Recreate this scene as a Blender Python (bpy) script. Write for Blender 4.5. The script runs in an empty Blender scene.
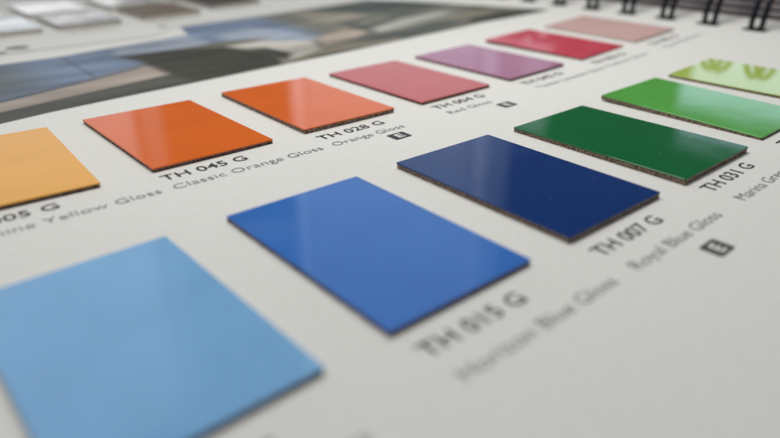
import bpy, bmesh, math, random
from mathutils import Matrix, Vector, noise
random.seed(4)
S = 0.035                      # one layout unit = the width of a colour sample = 35 mm
T = 0.045                      # thickness of a sample, in units
scene = bpy.context.scene
C = scene.collection

# ---------------------------------------------------------------- camera
cam_data = bpy.data.cameras.new("camera")
cam = bpy.data.objects.new("camera", cam_data); C.objects.link(cam)
cam.location = (-0.1423*S, -5.7907*S, 1.6614*S)
cam.rotation_euler = (1.113814, -0.008197, -0.719259)
cam_data.sensor_width = 36.0
cam_data.lens = 629.38/780*36.0
cam_data.clip_start = 0.002; cam_data.clip_end = 50
cam_data.dof.use_dof = True
cam_data.dof.focus_distance = 5.05*S
cam_data.dof.aperture_fstop = 7.7
scene.camera = cam

# ---------------------------------------------------------------- world and exposure
world = bpy.data.worlds.new("World"); scene.world = world; world.use_nodes = True
bg = world.node_tree.nodes["Background"]
bg.inputs[0].default_value = (0.86, 0.93, 1.0, 1); bg.inputs[1].default_value = 0.06
scene.view_settings.view_transform = 'Standard'; scene.view_settings.look = 'None'
scene.view_settings.exposure = 0.05; scene.view_settings.gamma = 1.0

# ---------------------------------------------------------------- lights: the windows of the room, its bright ceiling and an added fill
def window_light(name, az0, az1, el0, el1, radiance, col=(1, 1, 1), dist=70.0):
    a = math.radians((az0+az1)/2)
    w = 2*dist*math.tan(math.radians((az1-az0)/2))
    z0 = dist*math.tan(math.radians(el0)); z1 = dist*math.tan(math.radians(el1))
    L = bpy.data.lights.new(name, 'AREA'); L.shape = 'RECTANGLE'
    L.size = w*S; L.size_y = (z1-z0)*S
    L.energy = radiance*math.pi*L.size*L.size_y; L.color = col
    o = bpy.data.objects.new(name, L); C.objects.link(o)
    o.location = ((4+dist*math.sin(a))*S, (-1+dist*math.cos(a))*S, (z0+z1)/2*S)
    o.rotation_euler = (math.radians(90), 0, math.pi - a + 0)      # faces back at the table
    d = Vector((4*S, -1*S, (z0+z1)/2*S)) - o.location
    o.rotation_euler = d.to_track_quat('-Z', 'Y').to_euler()
    return o
COOL = (0.82, 0.97, 1.12)
window_light('window_light', -14, 17, 3, 12, 1.5, (1, 1, 1.02))
window_light('window_light', -14, 16.6, 12.1, 44, 0.52, COOL)
window_light('window_light', 31.4, 32.7, 3, 42, 0.68, COOL)
window_light('window_light', 32.9, 49.6, 3, 12.5, 0.72, COOL)
window_light('window_light', 32.9, 49.6, 12.6, 40, 0.46, COOL)
window_light('window_light', 49.8, 51.4, 3, 42, 0.56, COOL)
window_light('window_light', 51.4, 53.6, 3, 42, 0.25, COOL)
window_light('window_light', 17.1, 19.0, 3, 44, 0.24, COOL)
window_light('window_light', 53.7, 56.6, 3, 19.0, 0.42, COOL)
window_light('window_light', 20.5, 31, 27.0, 28.6, 0.22, COOL)
window_light('window_light', 68.7, 96, 3, 18.2, 1.15, (0.75, 0.9, 1.15))
fill = bpy.data.lights.new('added_fill_light', 'AREA'); fill.shape = 'RECTANGLE'; fill.size = 10*S; fill.size_y = 2.6*S  # added fill, not a real lamp: page darkens away from its middle
fill.energy = 6.1*math.pi*fill.size*fill.size_y; fill.color = (1.0, 0.975, 0.93)
lo = bpy.data.objects.new('added_fill_light', fill); C.objects.link(lo)
lo.location = (5.2*S, -0.2*S, 8.0*S)
ceil = bpy.data.lights.new('ceiling_light', 'AREA'); ceil.shape = 'RECTANGLE'
ceil.size = 90*S; ceil.size_y = 90*S
ceil.energy = 0.90*math.pi*ceil.size*ceil.size_y; ceil.color = (1.0, 0.985, 0.955)
co = bpy.data.objects.new('ceiling_light', ceil); C.objects.link(co)
co.location = (-14*S, 18*S, 75*S)
co.rotation_euler = (Vector((3*S, -1*S, 0)) - co.location).to_track_quat('-Z', 'Y').to_euler()

# ---------------------------------------------------------------- materials
def new_mat(name):
    m = bpy.data.materials.new(name); m.use_nodes = True
    return m, m.node_tree, m.node_tree.nodes['Principled BSDF']
def mix_noise(nt, bs, c1, c2, scale, detail=3, coord='Object', ramp=(0.35, 0.65), stretch=None):
    tc = nt.nodes.new('ShaderNodeTexCoord'); n = nt.nodes.new('ShaderNodeTexNoise')
    n.inputs['Scale'].default_value = scale; n.inputs['Detail'].default_value = detail
    src = tc.outputs[coord]
    if stretch:
        mp = nt.nodes.new('ShaderNodeMapping'); mp.inputs['Scale'].default_value = stretch
        nt.links.new(src, mp.inputs[0]); src = mp.outputs[0]
    nt.links.new(src, n.inputs['Vector'])
    r = nt.nodes.new('ShaderNodeValToRGB')
    r.color_ramp.elements[0].position = ramp[0]; r.color_ramp.elements[1].position = ramp[1]
    r.color_ramp.elements[0].color = (*c1, 1); r.color_ramp.elements[1].color = (*c2, 1)
    nt.links.new(n.outputs['Fac'], r.inputs[0]); nt.links.new(r.outputs[0], bs.inputs['Base Color'])
    return n, r
def bump(nt, bs, src, strength, dist):
    b = nt.nodes.new('ShaderNodeBump'); b.inputs['Strength'].default_value = strength; b.inputs['Distance'].default_value = dist
    nt.links.new(src, b.inputs['Height']); nt.links.new(b.outputs[0], bs.inputs['Normal'])
def gloss_mat(name, col, rough=0.065):
    m, nt, bs = new_mat(name)
    c2 = tuple(min(1, c*1.03) for c in col); c1 = tuple(c*0.97 for c in col)
    mix_noise(nt, bs, c1, c2, 60, 2)
    bs.inputs['Roughness'].default_value = rough
    bs.inputs['IOR'].default_value = 1.5
    tc = nt.nodes.new('ShaderNodeTexCoord'); n = nt.nodes.new('ShaderNodeTexNoise'); n.inputs['Scale'].default_value = 90; n.inputs['Detail'].default_value = 1
    nt.links.new(tc.outputs['Object'], n.inputs['Vector'])
    bump(nt, bs, n.outputs['Fac'], 0.25, 0.00010)
    vo = nt.nodes.new('ShaderNodeTexVoronoi'); vo.inputs['Scale'].default_value = 210
    nt.links.new(tc.outputs['Object'], vo.inputs['Vector'])
    lt = nt.nodes.new('ShaderNodeMath'); lt.operation = 'LESS_THAN'; lt.inputs[1].default_value = 0.032
    gt = nt.nodes.new('ShaderNodeMath'); gt.operation = 'GREATER_THAN'; gt.inputs[1].default_value = 0.72
    sp = nt.nodes.new('ShaderNodeSeparateColor'); nt.links.new(vo.outputs['Color'], sp.inputs[0])
    nt.links.new(vo.outputs['Distance'], lt.inputs[0]); nt.links.new(sp.outputs[0], gt.inputs[0])
    ml = nt.nodes.new('ShaderNodeMath'); ml.operation = 'MULTIPLY'; nt.links.new(lt.outputs[0], ml.inputs[0]); nt.links.new(gt.outputs[0], ml.inputs[1])
    mc = nt.nodes.new('ShaderNodeMix'); mc.data_type = 'RGBA'; mc.inputs[7].default_value = (.55, .54, .5, 1)
    m2 = nt.nodes.new('ShaderNodeMath'); m2.operation = 'MULTIPLY'; m2.inputs[1].default_value = .55; nt.links.new(ml.outputs[0], m2.inputs[0])
    nt.links.new(m2.outputs[0], mc.inputs[0]); nt.links.new(bs.inputs['Base Color'].links[0].from_socket, mc.inputs[6]); nt.links.new(mc.outputs[2], bs.inputs['Base Color'])
    n2 = nt.nodes.new('ShaderNodeTexNoise'); n2.inputs['Scale'].default_value = 38; n2.inputs['Detail'].default_value = 6; n2.inputs['Roughness'].default_value = .65
    nt.links.new(tc.outputs['Object'], n2.inputs['Vector'])
    r2 = nt.nodes.new('ShaderNodeMapRange'); r2.inputs[1].default_value = .35; r2.inputs[2].default_value = .75
    r2.inputs[3].default_value = rough*.8; r2.inputs[4].default_value = rough*2.0
    nt.links.new(n2.outputs['Fac'], r2.inputs[0]); nt.links.new(r2.outputs[0], bs.inputs['Roughness'])
    return m
def flat_mat(name, col, rough=0.8, var=0.0, scale=300, spec=0.3):
    m, nt, bs = new_mat(name)
    mix_noise(nt, bs, tuple(c*(1-var) for c in col), tuple(min(1, c*(1+var)) for c in col), scale)
    bs.inputs['Roughness'].default_value = rough; bs.inputs['Specular IOR Level'].default_value = spec
    return m
paper, nt, bs = new_mat('paper')
n, r = mix_noise(nt, bs, (0.775, 0.772, 0.742), (0.82, 0.817, 0.787), 700, 6, ramp=(0.3, 0.7))
bs.inputs['Roughness'].default_value = 0.75; bs.inputs['Specular IOR Level'].default_value = 0.25
bump(nt, bs, n.outputs['Fac'], 0.22, 0.00005)
paper_edge = flat_mat('paper_edge', (0.6, 0.58, 0.55), 0.9, 0.1)
core, nt, bs = new_mat('fibreboard_core')
n, r = mix_noise(nt, bs, (0.12, 0.08, 0.06), (0.50, 0.38, 0.30), 1500, 4, ramp=(0.38, 0.66), stretch=(1, 1, 1.4))
bs.inputs['Roughness'].default_value = 0.95; bs.inputs['Specular IOR Level'].default_value = 0.1
bump(nt, bs, n.outputs['Fac'], 0.6, 0.0003)
core_dark, nt, bs = new_mat('dark_core')
n, r = mix_noise(nt, bs, (0.09, 0.05, 0.045), (0.30, 0.19, 0.16), 1200, 3)
bs.inputs['Roughness'].default_value = 0.9
core_pale = flat_mat('pale_core', (0.58, 0.55, 0.51), 0.9, 0.12, 900)
ink = flat_mat('black_ink', (0.055, 0.056, 0.06), 0.6, 0.1)
ink_grey = flat_mat('grey_ink', (0.20, 0.20, 0.205), 0.6, 0.08)
ink_pale = flat_mat('pale_grey_ink', (0.27, 0.27, 0.275), 0.6, 0.08)
ink_faint = flat_mat('faint_ink', (0.36, 0.37, 0.37), 0.6, 0.08)
wire = flat_mat('coated_wire', (0.010, 0.011, 0.020), 0.18, 0.1, spec=0.6)
hole_shade_m = flat_mat('punched_hole_shade', (0.02, 0.02, 0.022), 0.9)  # shade inside the punched holes, put in as near-black colour

# ---------------------------------------------------------------- helpers
def zc(x):                                    # height of the sheet: it lifts towards the binding
    x = min(x, 11.2)
    return (-0.0219*(x/5)**2 + 0.0440*(x/5)**3) if x > -3 else -0.0219*(.36) - .0095
def slope(x): return (zc(x+.01)-zc(x-.01))/.02
def link(name, me, parent=None, mats=()):
    o = bpy.data.objects.new(name, me); C.objects.link(o)
    for m in mats: me.materials.append(m)
    if parent is not None: o.parent = parent
    return o
def from_bm(name, bm, parent=None, mats=(), smooth=False):
    me = bpy.data.meshes.new(name); bm.normal_update(); bm.to_mesh(me); bm.free()
    if smooth:
        for p in me.polygons: p.use_smooth = True
    return link(name, me, parent, mats)
def tag(o, label=None, cat=None, group=None, kind=None):
    if label: o['label'] = label
    if cat: o['category'] = cat
    if group: o['group'] = group
    if kind: o['kind'] = kind
    return o
def empty(name, loc, rot=(0, 0, 0)):
    o = bpy.data.objects.new(name, None); C.objects.link(o); o.location = loc; o.rotation_euler = rot
    o.empty_display_size = 0.005
    return o
def sheet_bm(x0, x1, y0, y1, off, thick, n=70):
    """a bent sheet whose top follows the lift of the page"""
    bm = bmesh.new(); rows = []
    for i in range(n+1):
        x = x0+(x1-x0)*i/n; z = zc(x)+off
        rows.append([bm.verts.new((x*S, y*S, zz*S)) for y, zz in ((y0 if not callable(y0) else y0(x), z), (y1, z), (y1, z-thick), (y0 if not callable(y0) else y0(x), z-thick))])
    for a, b in zip(rows, rows[1:]):
        for k in range(4):
            f = bm.faces.new((a[k], b[k], b[(k+1) % 4], a[(k+1) % 4])); f.material_index = 0 if k in (0, 2) else 1
    f = bm.faces.new(rows[0]); f.material_index = 1
    f = bm.faces.new(rows[-1][::-1]); f.material_index = 1
    bmesh.ops.recalc_face_normals(bm, faces=bm.faces[:])
    return bm
def rounded_rect(w, h, r, seg=4):
    pts = []
    for cx, cy, a0 in ((w/2-r, h/2-r, 0), (-w/2+r, h/2-r, 90), (-w/2+r, -h/2+r, 180), (w/2-r, -h/2+r, 270)):
        for i in range(seg+1):
            a = math.radians(a0+90*i/seg); pts.append((cx+r*math.cos(a), cy+r*math.sin(a)))
    return pts
def slab(bm, pts, z0, z1, mi=0, top_bevel=0.0):
    lo = [bm.verts.new((x, y, z0)) for x, y in pts]
    if top_bevel:
        mid = [bm.verts.new((x, y, z1-top_bevel)) for x, y in pts]
        cx = sum(p[0] for p in pts)/len(pts); cy = sum(p[1] for p in pts)/len(pts)
        hi = []
        for x, y in pts:
            dx = -math.copysign(top_bevel, x-cx); dy = -math.copysign(top_bevel, y-cy)
            hi.append(bm.verts.new((x+dx, y+dy, z1)))
        loops = [lo, mid, hi]
    else:
        hi = [bm.verts.new((x, y, z1)) for x, y in pts]; loops = [lo, hi]
    n = len(pts)
    for a, b in zip(loops, loops[1:]):
        for i in range(n):
            f = bm.faces.new((a[i], a[(i+1) % n], b[(i+1) % n], b[i])); f.material_index = mi
    bm.faces.new(hi).material_index = mi; bm.faces.new(lo[::-1]).material_index = mi

# ---------------------------------------------------------------- setting: the desk
bm = bmesh.new()
for x, y in ((-60, -60), (70, -60), (70, 70), (-60, 70)): bm.verts.new((x*S, y*S, -0.46*S))
bm.faces.new(bm.verts[:])
desk_m = flat_mat('desk_laminate', (0.55, 0.55, 0.53), 0.6, 0.05, 20)
tag(from_bm('desk', bm, None, [desk_m]), kind='structure')

# ---------------------------------------------------------------- the sample sheets
X0, X1 = -2.6, 10.35
page = tag(from_bm('sample_page', sheet_bm(X0, X1, -6.4, 4.5, -T, 0.012), None, [paper, paper_edge]),
           'white sheet in the foreground carrying the glossy colour samples and a printed photograph', 'page')
far_edge = lambda x: 3.52+.04*x+.55*min(1, max(0, (x-3.6)/.5))
far_page = tag(from_bm('sample_page', sheet_bm(X0, 9.0, far_edge, 16.0, -T+0.012, 0.008), None, [paper, paper_edge]),
               'white sheet beyond the printed photograph carrying pale and brown samples', 'page')
for k in range(6):
    g = tag(from_bm('sample_page', sheet_bm(X0+random.uniform(-.05, .05), X1+.02*k, -6.4, 4.5, -T-0.03-0.055*k, 0.03), None, [paper, paper_edge]),
            'white sheet hidden in the pile under the foreground sheet', 'page', 'sheets stacked under the foreground sheet')

# printed photograph across the head of the sheet (flat ink, a building and dark roofs)
import numpy as np
PC = [(0.095, 0.095, 0.08), (0.19, 0.25, 0.36), (0.36, 0.41, 0.50), (0.40, 0.34, 0.30), (0.17, 0.165, 0.13), (0.55, 0.53, 0.48), (0.13, 0.155, 0.16), (0.09, 0.12, 0.17), (0.060, 0.058, 0.045)]
layers = []
def patch(pts, layer, c, soft=None): layers.append((layer, pts, PC[c] if isinstance(c, int) else c, soft))
def signed(pts, X, Y):
    """distance of each point from the outline of a patch, positive inside"""
    d = np.full(X.shape, 1e9); ins = np.zeros(X.shape, bool)
    n = len(pts)
    for k in range(n):
        (xa, ya), (xb, yb) = pts[k], pts[(k+1) % n]
        ex, ey = xb-xa, yb-ya; L2 = ex*ex+ey*ey+1e-12
        t = np.clip(((X-xa)*ex+(Y-ya)*ey)/L2, 0, 1)
        d = np.minimum(d, np.hypot(X-xa-t*ex, Y-ya-t*ey))
        if abs(ey) > 1e-9:
            ins ^= ((ya > Y) != (yb > Y)) & (X < ex*(Y-ya)/ey+xa)
    return np.where(ins, d, -d)
CH, BL, PB, BE, OL, CR, SL, LN, DK = range(9)
low = [(-2.4, .12), (.79, .42), (1.24, .52), (1.95, .62), (3.45, .78), (6.0, .97), (7.78, 1.0), (9.23, .78)]
OUT = (low+[(8.96, 1.64), (8.79, 2.2), (8.39, 3.48), (7.31, 3.48), (4.75, 3.48), (3.9, 3.47), (2.89, 3.42), (2.03, 3.0), (1.35, 2.97), (-2.4, 2.9)])
patch([(-2.4, 1.0), (.98, 1.22), (2.6, 1.87), (3.0, 2.2), (4.1, 2.5), (4.4, 4.2), (2.89, 3.6), (2.03, 3.2), (1.35, 2.97), (-2.4, 2.9)], 1, BL)
patch([(2.55, 2.52), (3.9, 2.45), (4.1, 3.0), (4.0, 4.2), (2.89, 3.6)], 2, PB)
patch([(-2.4, 1.2), (1.1, 1.3), (1.45, 1.7), (1.5, 2.3), (1.3, 3.2), (-2.4, 3.2)], 2, SL, .8)
patch([(2.02, 3.0), (2.05, 3.0), (2.02, 1.63), (1.99, 1.63)], 3, LN)
patch([(-2.4, 1.0), (.96, 1.14), (2.56, 1.74), (2.56, 1.79), (.96, 1.21), (-2.4, 1.08)], 4, LN)
patch([(-2.4, .55), (.87, .79), (2.73, 1.24), (2.9, 1.5), (2.62, 1.80), (.96, 1.16), (-2.4, 1.0)], 3, BE)
patch(low[:5]+[(3.45, .78), (3.0, 1.3), (2.73, 1.24), (.87, .79), (-2.4, .55)], 4, CH)
# far sky and pale wall behind the roofs
patch([(3.9, 2.4), (3.95, 4.2), (6.4, 4.25), (6.5, 2.9), (6.14, 2.4), (5.3, 1.9), (4.56, 2.34)], 2, BL, .3)
patch([(4.2, 3.07), (4.97, 3.39), (5.27, 2.42), (5.26, 1.9), (4.89, 1.86), (4.1, 2.5)], 3, PB, .3)
patch([(3.79, 2.30), (4.44, 2.32), (5.05, 1.8), (4.80, 1.2), (4.04, .88), (4.0, 1.63)], 4, CR)
patch([(2.56, 2.55), (3.28, 2.54), (3.93, 2.30), (4.16, 1.70), (4.12, 1.1), (3.9, .84), (3.21, .78), (2.76, .78), (2.68, 1.35), (2.7, 2.04)], 6, DK)
patch([(3.3, 2.52), (4.1, 2.62), (4.75, 2.4), (4.35, 2.28), (3.7, 2.32)], 7, OL)
patch([(4.1, 1.95), (4.32, 1.85), (4.4, 1.3), (4.1, .95)], 7, DK)
# right of the roofs: a dark gable, a beige terrace, slate and olive bands along the foot
patch([(5.6, 4.3), (8.4, 4.3), (8.8, 1.9), (8.2, 1.2), (6.2, 1.3), (5.4, 2.2)], 3, (.20, .20, .17), .5)
patch([(6.3, 4.3), (7.19, 4.3), (8.3, 4.25), (8.6, 2.64), (7.97, 2.65), (7.31, 2.7), (6.85, 3.37)], 4, (.09, .105, .09), .35)
patch([(6.24, 4.18), (6.85, 3.37), (6.9, 2.74), (6.04, 2.65), (6.0, 3.16)], 5, (.33, .30, .25), .3)
patch([(6.15, 2.73), (6.92, 2.71), (7.6, 2.5), (7.86, 2.03), (6.82, 1.9), (6.0, 1.7), (5.96, 2.08)], 5, (.12, .125, .105), .3)
patch([(6.3, 2.40), (7.1, 2.62), (7.2, 2.50), (6.4, 2.28)], 6, (.30, .29, .25), .12)
patch([(5.28, 1.98), (6.05, 2.34), (6.03, 1.79), (5.59, 1.39), (4.88, 1.31)], 5, (.42, .35, .29), .2)
patch([(6.3, 1.97), (7.11, 2.22), (7.99, 2.17), (8.09, 1.9), (6.93, 1.78), (6.18, 1.64)], 6, (.42, .42, .38), .2)
patch([(5.11, 1.1), (6.03, 1.46), (7.42, 1.6), (7.92, 1.4), (6.96, 1.15), (6.0, .99), (5.25, .96)], 6, (.085, .095, .085), .15)
patch([(4.04, .93), (4.78, 1.23), (5.61, 1.18), (6.14, 1.14), (5.95, .94), (4.63, .79)], 7, (.27, .24, .18), .12)
patch([(4.35, .98), (5.29, 1.02), (5.95, .98), (6.4, .9), (4.63, .75)], 8, (.10, .105, .085), .08)
patch([(5.0, 1.42), (5.9, 1.62), (6.4, 1.6), (5.6, 1.36)], 8, (.12, .12, .10), .1)
patch([(7.3, 1.62), (8.41, 1.85), (8.98, 1.4), (8.74, 1.03), (7.86, 1.35)], 7, (.26, .235, .18), .15)
patch([(7.86, 1.35), (8.66, 1.40), (9.3, .95), (9.15, .76), (8.16, .97), (7.61, 1.12)], 8, (.065, .07, .055), .15)
patch([(8.4, 2.6), (9.0, 1.7), (9.0, 1.3), (8.5, 1.7)], 7, (.14, .14, .11), .2)

NX, NY = 420, 110
gx = np.linspace(-2.4, 9.23, NX); lo_y = np.interp(gx, [p[0] for p in low], [p[1] for p in low])
hi_pts = [(-2.4, 2.9), (1.35, 2.97), (2.03, 3.0), (3.0, 3.24), (3.95, 3.42), (4.12, 4.10), (4.6, 4.14), (6.4, 4.18), (8.0, 4.15), (8.45, 3.3), (8.79, 2.2), (8.96, 1.64), (9.23, .80)]
hi_y = np.interp(gx, [p[0] for p in hi_pts], [p[1] for p in hi_pts])
tt = np.linspace(0, 1, NY)
GX = np.repeat(gx[:, None], NY, 1); GY = lo_y[:, None]+(hi_y-lo_y)[:, None]*tt[None]
col = np.empty((NX, NY, 3)); col[:] = PC[4]
for layer, pts, c, soft in sorted(layers, key=lambda l: l[0]):
    w = (soft if soft is not None else (.16 if c not in (PC[7], PC[0]) else .03))
    a = np.clip(signed(pts, GX, GY)/w+.5, 0, 1); a = a*a*(3-2*a)
    col = col*(1-a[..., None])+np.array(c)*a[..., None]
bm = bmesh.new(); cl = bm.loops.layers.float_color.new('ink')
V = [[bm.verts.new((GX[i, k]*S, GY[i, k]*S, (zc(GX[i, k])-T+.0025)*S)) for k in range(NY)] for i in range(NX)]
for i in range(NX-1):
    for k in range(NY-1):
        f = bm.faces.new((V[i][k], V[i+1][k], V[i+1][k+1], V[i][k+1]))
        for lp, (a, b) in zip(f.loops, ((i, k), (i+1, k), (i+1, k+1), (i, k+1))): lp[cl] = (*col[a, b], 1)
pm, nt, bs = new_mat('printed_picture')
at = nt.nodes.new('ShaderNodeVertexColor'); at.layer_name = 'ink'
tc = nt.nodes.new('ShaderNodeTexCoord'); mp = nt.nodes.new('ShaderNodeMapping'); mp.inputs['Scale'].default_value = (.5, 2.4, 1)
nn = nt.nodes.new('ShaderNodeTexNoise'); nn.inputs['Scale'].default_value = 30; nn.inputs['Detail'].default_value = 5
mr = nt.nodes.new('ShaderNodeMapRange'); mr.inputs[1].default_value = .3; mr.inputs[2].default_value = .7; mr.inputs[3].default_value = .66; mr.inputs[4].default_value = 1.34
mx = nt.nodes.new('ShaderNodeVectorMath'); mx.operation = 'SCALE'
nt.links.new(tc.outputs['Object'], mp.inputs[0]); nt.links.new(mp.outputs[0], nn.inputs['Vector']); nt.links.new(nn.outputs['Fac'], mr.inputs[0])
nt.links.new(at.outputs[0], mx.inputs[0]); nt.links.new(mr.outputs[0], mx.inputs['Scale']); nt.links.new(mx.outputs[0], bs.inputs['Base Color'])
bs.inputs['Roughness'].default_value = .6; bs.inputs['Specular IOR Level'].default_value = .18
pic = from_bm('printed_photograph', bm, page, [pm])

# ---------------------------------------------------------------- lettering
def text_bm_mesh(body, width, cap, bold):
    cu = bpy.data.curves.new('lettering', 'FONT'); cu.body = body; cu.size = 1.0; cu.offset = bold; cu.resolution_u = 3
    ob = bpy.data.objects.new('lettering', cu); C.objects.link(ob)
    dg = bpy.context.evaluated_depsgraph_get(); dg.update()
    me = bpy.data.meshes.new_from_object(ob.evaluated_get(dg))
    bpy.data.objects.remove(ob); bpy.data.curves.remove(cu)
    xs = [v.co.x for v in me.vertices]
    a, b = min(xs), max(xs)
    # cap height of the built-in font at size 1
    for v in me.vertices:
        v.co.x = (v.co.x-a)/(b-a)*width; v.co.y = v.co.y/0.729*cap; v.co.z = 0
    return me
def lettering(name, body, x, y, width, cap, mat, parent, bold=0.0, label=None, dz=0.0, lift=0.003):
    me = text_bm_mesh(body, width, cap, bold)
    for v in me.vertices:
        X = x+v.co.x; Y = y+v.co.y
        v.co = (X*S, Y*S, (zc(X)-T+lift+dz)*S)
    o = link(name, me, parent, [mat])
    if label: o['label'] = label
    return o
PX = 1.3415; PY = 2.5944; OX = 0.035; H = 1.5193
texts = {   # (row, column): code, name, width of code, width of name
    (0, 0): ('TH 005 G', 'Sunshine Yellow Gloss', .66, 1.22), (0, 1): ('TH 045 G', 'Classic Orange Gloss', .66, 1.20), (0, 2): ('TH 028 G', 'Orange Gloss', .69, .73),
    (0, 3): ('TH 004 G', 'Red Gloss', .69, .55), (0, 4): ('TH 042 G', 'Tender Lavender Gloss', .69, 1.22), (0, 5): ('TH 053 G', 'Fuchsia Gloss', .69, .85), (0, 6): ('TH 052 G', 'Pastel Pink Gloss', .69, .92),
    (1, 0): ('TH 012 G', 'Sky Blue Gloss', .60, .82), (1, 1): ('TH 015 G', 'Horizon Blue Gloss', .68, 1.12), (1, 2): ('TH 007 G', 'Royal Blue Gloss', .68, .98),
    (1, 3): ('TH 031 G', 'Marina Green Gloss', .70, 1.12), (1, 4): ('TH 032 G', 'Spring Green Gloss', .70, 1.1), (1, 5): ('TH 034 G', 'Lime Green Gloss', .70, 1.05)}
for (r_, c_), (code, nm, wc, wn) in texts.items():
    x = c_*PX+OX*r_+0.01; yb = -(r_*PY)-H
    lettering('printed_code', code, x+.01*r_, yb-0.205+.015*r_-(.05 if (r_, c_) == (1, 0) else 0), wc+.005, 0.104, ink, page, 0.009, 'bold printed code reading '+code)
    lettering('printed_name', nm, x+.03*r_, yb-0.395, wn+.03, 0.088, ink_grey if c_ < 4 else ink_pale, page, -0.010, 'thin printed colour name reading '+nm)
def app_icon(x, y):
    bm = bmesh.new()
    pts = rounded_rect(.175, .135, .012, 3)
    vs = [bm.verts.new(((x+a)*S, (y+b)*S, (zc(x+a)-T+.003)*S)) for a, b in pts]; bm.faces.new(vs)
    o = from_bm('printed_icon', bm, page, [ink])
    o['label'] = 'small dark square mark with a pale letter E'
    lettering('icon_letter', 'E', x-.035, y-.043, .07, .086, paper, o, 0.03, lift=0.0045)
for (r_, c_) in ((0, 2), (0, 3), (1, 2)):
    x = c_*PX+OX*r_; yb = -(r_*PY)-H
    app_icon(x+.57+(.06 if c_ == 3 else .03*r_), yb-.535-.02*r_)

# ---------------------------------------------------------------- glossy colour samples
def sample(w, h, t, face_mat, core_mat, x, y, zoff, rz, tilt, label, group, r=.009, face_t=.010, ty=0):
    root = empty('colour_sample', (x*S, y*S, (zc(x)-T+zoff)*S), (ty, -math.atan(slope(x))+tilt, rz))
    tag(root, label, 'colour sample', group)
    bm = bmesh.new(); out = []
    cw, ch = w/2-.005, h/2-.005
    for (ax, ay), (bx_, by_) in (((-cw, -ch), (cw, -ch)), ((cw, -ch), (cw, ch)), ((cw, ch), (-cw, ch)), ((-cw, ch), (-cw, -ch))):
        m = int(math.hypot(bx_-ax, by_-ay)/.03)
        for q in range(m):
            u = q/m; out.append(((ax+(bx_-ax)*u+random.uniform(-.004, .004))*S, (ay+(by_-ay)*u+random.uniform(-.004, .004))*S))
    slab(bm, out, 0.0, (t-face_t)*S)
    from_bm('core', bm, root, [core_mat])
    bm = bmesh.new(); slab(bm, [(a*S, b*S) for a, b in rounded_rect(w, h, r)], (t-face_t)*S, t*S, 0, 0.0025*S)
    from_bm('gloss_face', bm, root, [face_mat])
    return root
jit = [[.02, -.015, -.048], [.01, -.014, 0], [.001, .001, -.017], [-.007, -.012, -.002], [-.012, -.004, .002], [.007, .022, .031], [-.019, .022, -.024],
       [-.034, .012, .009], [-.005, .02, -.009], [.015, .008, -.019], [-.007, -.021, -.016], [.02, -.007, -.026], [.01, -.011, 0]]
cols = [('sunshine_yellow', (0.95, 0.45, 0.05), core_dark, 'glossy yellow sample at the left end of the upper row, beside the first orange one'),
        ('classic_orange', (0.84, 0.165, 0.02), core_dark, 'darker orange glossy sample lying above the lettering TH 045 G'),
        ('orange', (0.84, 0.16, 0.02), core, 'lighter orange glossy sample lying above the lettering TH 028 G'),
        ('red', (0.62, 0.11, 0.10), core_dark, 'glossy red sample between the lighter orange and the purple ones'),
        ('purple', (0.46, 0.17, 0.30), core_dark, 'glossy purple sample between the red and the magenta ones'),
        ('magenta', (0.72, 0.08, 0.12), core_dark, 'glossy magenta sample between the purple and the pale pink ones'),
        ('pale_pink', (0.82, 0.54, 0.51), core_pale, 'pale pink sample with a pale edge next to the binding'),
        ('light_blue', (0.23, 0.48, 0.80), core_dark, 'glossy light blue sample nearest the camera'),
        ('blue', (0.045, 0.18, 0.58), core_dark, 'glossy mid blue sample above the blurred lettering TH 015 G'),
        ('royal_blue', (0.006, 0.038, 0.180), core, 'glossy dark navy sample with a brown edge above the lettering TH 007 G'),
        ('marina_green', (0.003, 0.14, 0.036), core, 'glossy dark green sample with a brown edge above the lettering TH 031 G'),
        ('light_green', (0.11, 0.44, 0.075), core, 'glossy bright green sample behind the dark green one'),
        ('lime', (0.47, 0.62, 0.11), core_dark, 'glossy lime sample reflecting the binding rings')]
tilts = {11: (0.0, 0.02), 10: (0.0, -0.006), 5: (0.012, 0.01)}
ids = [(0, c) for c in range(7)]+[(1, c) for c in range(6)]
for i, ((r_, c_), j, (nm, col, cm, lab)) in enumerate(zip(ids, jit, cols)):
    x = c_*PX+.5+OX*r_+j[0]; y = -(r_*PY+H/2)+j[1]
    tl = tilts.get(i, (0, 0))
    sample(1.0, H, T-.002 if cm is core else .034, gloss_mat(nm+'_gloss', col, .045 if nm == 'lime' else .065), cm, x, y, 0.001, j[2], tl[0], lab, 'glossy colour samples in two rows', ty=tl[1])

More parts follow.
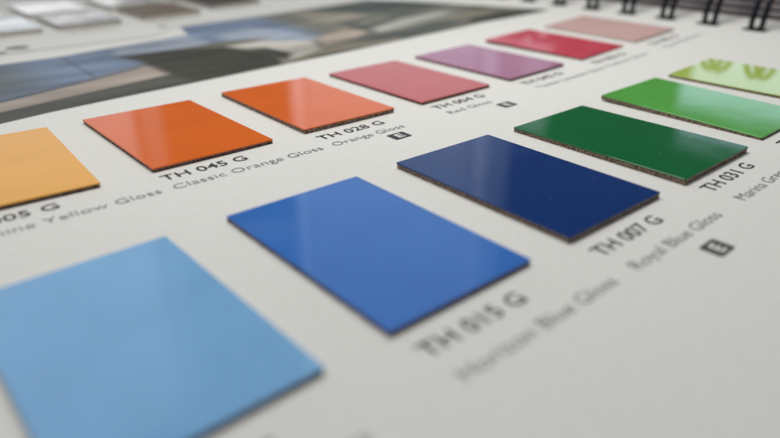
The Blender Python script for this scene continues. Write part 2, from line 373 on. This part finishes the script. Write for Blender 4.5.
# ---------------------------------------------------------------- samples on the sheet beyond
fg = [('white_gloss', (0.78, 0.80, 0.80), 3.02, 7.05, 1.0, 1.35, 'white sample with a thick edge in the farthest row, left of the grey one'),
      ('warm_grey', (0.58, 0.55, 0.52), 4.38, 7.1, 1.0, 1.35, 'warm light grey sample in the farthest row behind the brown one'),
      ('ivory', (0.62, 0.62, 0.57), 5.75, 7.2, 1.0, 1.35, 'ivory sample in the farthest row at the top edge of the picture'),
      ('pale_blue_grey', (0.55, 0.60, 0.62), 1.84, 5.5, 1.0, 1.3, 'pale blue grey sample at the left edge beyond the printed photograph'),
      ('silver_grey', (0.13, 0.13, 0.12), 3.04, 5.48, .95, 1.2, 'grey sample with a bright sheen between the pale blue grey and brown ones'),
      ('brown_wood', (0.20, 0.155, 0.11), 4.42, 5.6, 1.0, 1.25, 'brown sample beyond the printed photograph'),
      ('dark_walnut', (0.085, 0.075, 0.058), 5.82, 5.95, 1.0, 1.25, 'dark brown sample right of the brown one at the top edge of the picture'),
      ('off_white', (0.66, 0.66, 0.62), 1.68, 7.0, 1.0, 1.35, 'off white sample at the left end of the farthest row')]
for i, (nm, col, x, y, w, h, lab) in enumerate(fg):
    sample(w, h, .08, gloss_mat(nm, col, .45 if nm in ('brown_wood', 'dark_walnut') else .18), core_pale, x, y, 0.013, random.uniform(-.01, .01), 0, lab, 'samples on the sheet beyond the photograph', face_t=.015)
for i, (x, y, w) in enumerate([(2.6, 4.72, .55), (3.92, 4.8, .55), (5.35, 5.05, .55), (1.3, 4.65, .5), (2.6, 4.55, .75), (3.92, 4.62, .8), (2.5, 6.4, .5), (3.85, 6.5, .5)]):
    lettering('printed_lines', 'TH 100 M' if i < 4 else 'White Matt', x, y, w, .09, ink_faint, far_page, 0.0, 'faint out of focus lettering', dz=0.012)
grey_print = flat_mat('print_grey', (0.2, 0.2, 0.17), .6, .2, 100)
for px, py, a, b in ((1.75, 3.88, .15, .13), (1.48, 3.66, .10, .06), (3.93, 4.3, .08, .07)):
    bm = bmesh.new()
    bm.faces.new([bm.verts.new(((px+a*math.cos(t*math.pi/8))*S, (py+b*math.sin(t*math.pi/8))*S, (zc(px)-T+.016)*S)) for t in range(16)])
    from_bm('printed_mark', bm, far_page, [grey_print])

# ---------------------------------------------------------------- wire binding
def tube(bm, pts, r, seg=8):
    rings = []
    for i, p in enumerate(pts):
        p = Vector(p); a = Vector(pts[max(i-1, 0)]); b = Vector(pts[min(i+1, len(pts)-1)])
        d = (b-a).normalized(); u = d.cross(Vector((0, 1, 0.01))).normalized(); v = d.cross(u).normalized()
        rings.append([bm.verts.new((p+(u*math.cos(2*math.pi*k/seg)+v*math.sin(2*math.pi*k/seg))*r)*S) for k in range(seg)])
    for a, b in zip(rings, rings[1:]):
        for k in range(seg): bm.faces.new((a[k], a[(k+1) % seg], b[(k+1) % seg], b[k]))
    bm.faces.new(rings[0][::-1]); bm.faces.new(rings[-1])
bind = empty('wire_binding', (0, 0, 0))
tag(bind, 'row of black double wire rings binding the sheets at the right', 'binding')
HX = 9.70; RR = 0.64
hz = zc(HX)-T
ys = [-2.34+.655*k for k in range(-4, 9)]
for y in ys:
    bm = bmesh.new()
    for s in (-.072, .072):
        pts = []
        for i in range(41):
            a = math.pi*1.12 - (math.pi*2.05)*i/40
            sp = s*(1.0 if .06 < i/40 < .94 else .9)
            pts.append((HX+RR+RR*math.cos(a), y+sp, hz+.02+RR*math.sin(a)*1.22))
        tube(bm, pts, .041)
    o = from_bm('ring_loop', bm, bind, [wire], True)
    # the U turn of the doubled wire, seen in the hole
    bm = bmesh.new()
    tube(bm, [(HX-.0, y-.075, hz+.03), (HX-.02, y-.05, hz+.02), (HX-.02, y+.05, hz+.02), (HX, y+.075, hz+.03)], .036)
    from_bm('ring_turn', bm, o, [wire], True)
    bm = bmesh.new()  # flat dark patch on the page for the shaded hole
    pts = rounded_rect(.19, .34, .08, 4)
    vs = [bm.verts.new(((HX-.02+a)*S, (y+b)*S, (zc(HX-.02+a)-T+.003)*S)) for a, b in pts]; bm.faces.new(vs)
    from_bm('punched_hole_shade', bm, page, [hole_shade_m])

# ---------------------------------------------------------------- the pile of sheets on the other side of the rings
edge_m, nt, bs = new_mat('board_edge')
mix_noise(nt, bs, (0.34, 0.30, 0.32), (0.50, 0.45, 0.46), 260, 4, stretch=(1, .15, 3))
bs.inputs['Roughness'].default_value = 0.8
gap_shade_m = flat_mat('board_gap_shade', (0.03, 0.026, 0.03), 0.9, 0.2)  # near-black stands in for the shade between the boards
for k in range(9):
    z0 = -.44+.108*k
    e = 10.62+.030*k+random.uniform(-.012, .012)
    bm = bmesh.new()
    slab(bm, [(a*S+(e+3)*S, b*S) for a, b in rounded_rect(6, 12, .03, 2)], (z0+.036)*S, (z0+.100)*S, 0, .004*S)
    pg = from_bm('board_page', bm, None, [edge_m])
    tag(pg, 'thick mauve grey board in the pile beyond the wire rings', 'board', 'thick boards piled beyond the wire rings')
    bm = bmesh.new()  # dark slab filling the gap under each board, as shade
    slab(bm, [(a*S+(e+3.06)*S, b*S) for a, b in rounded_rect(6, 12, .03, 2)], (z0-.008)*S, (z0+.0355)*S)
    from_bm('gap_shade', bm, pg, [gap_shade_m])
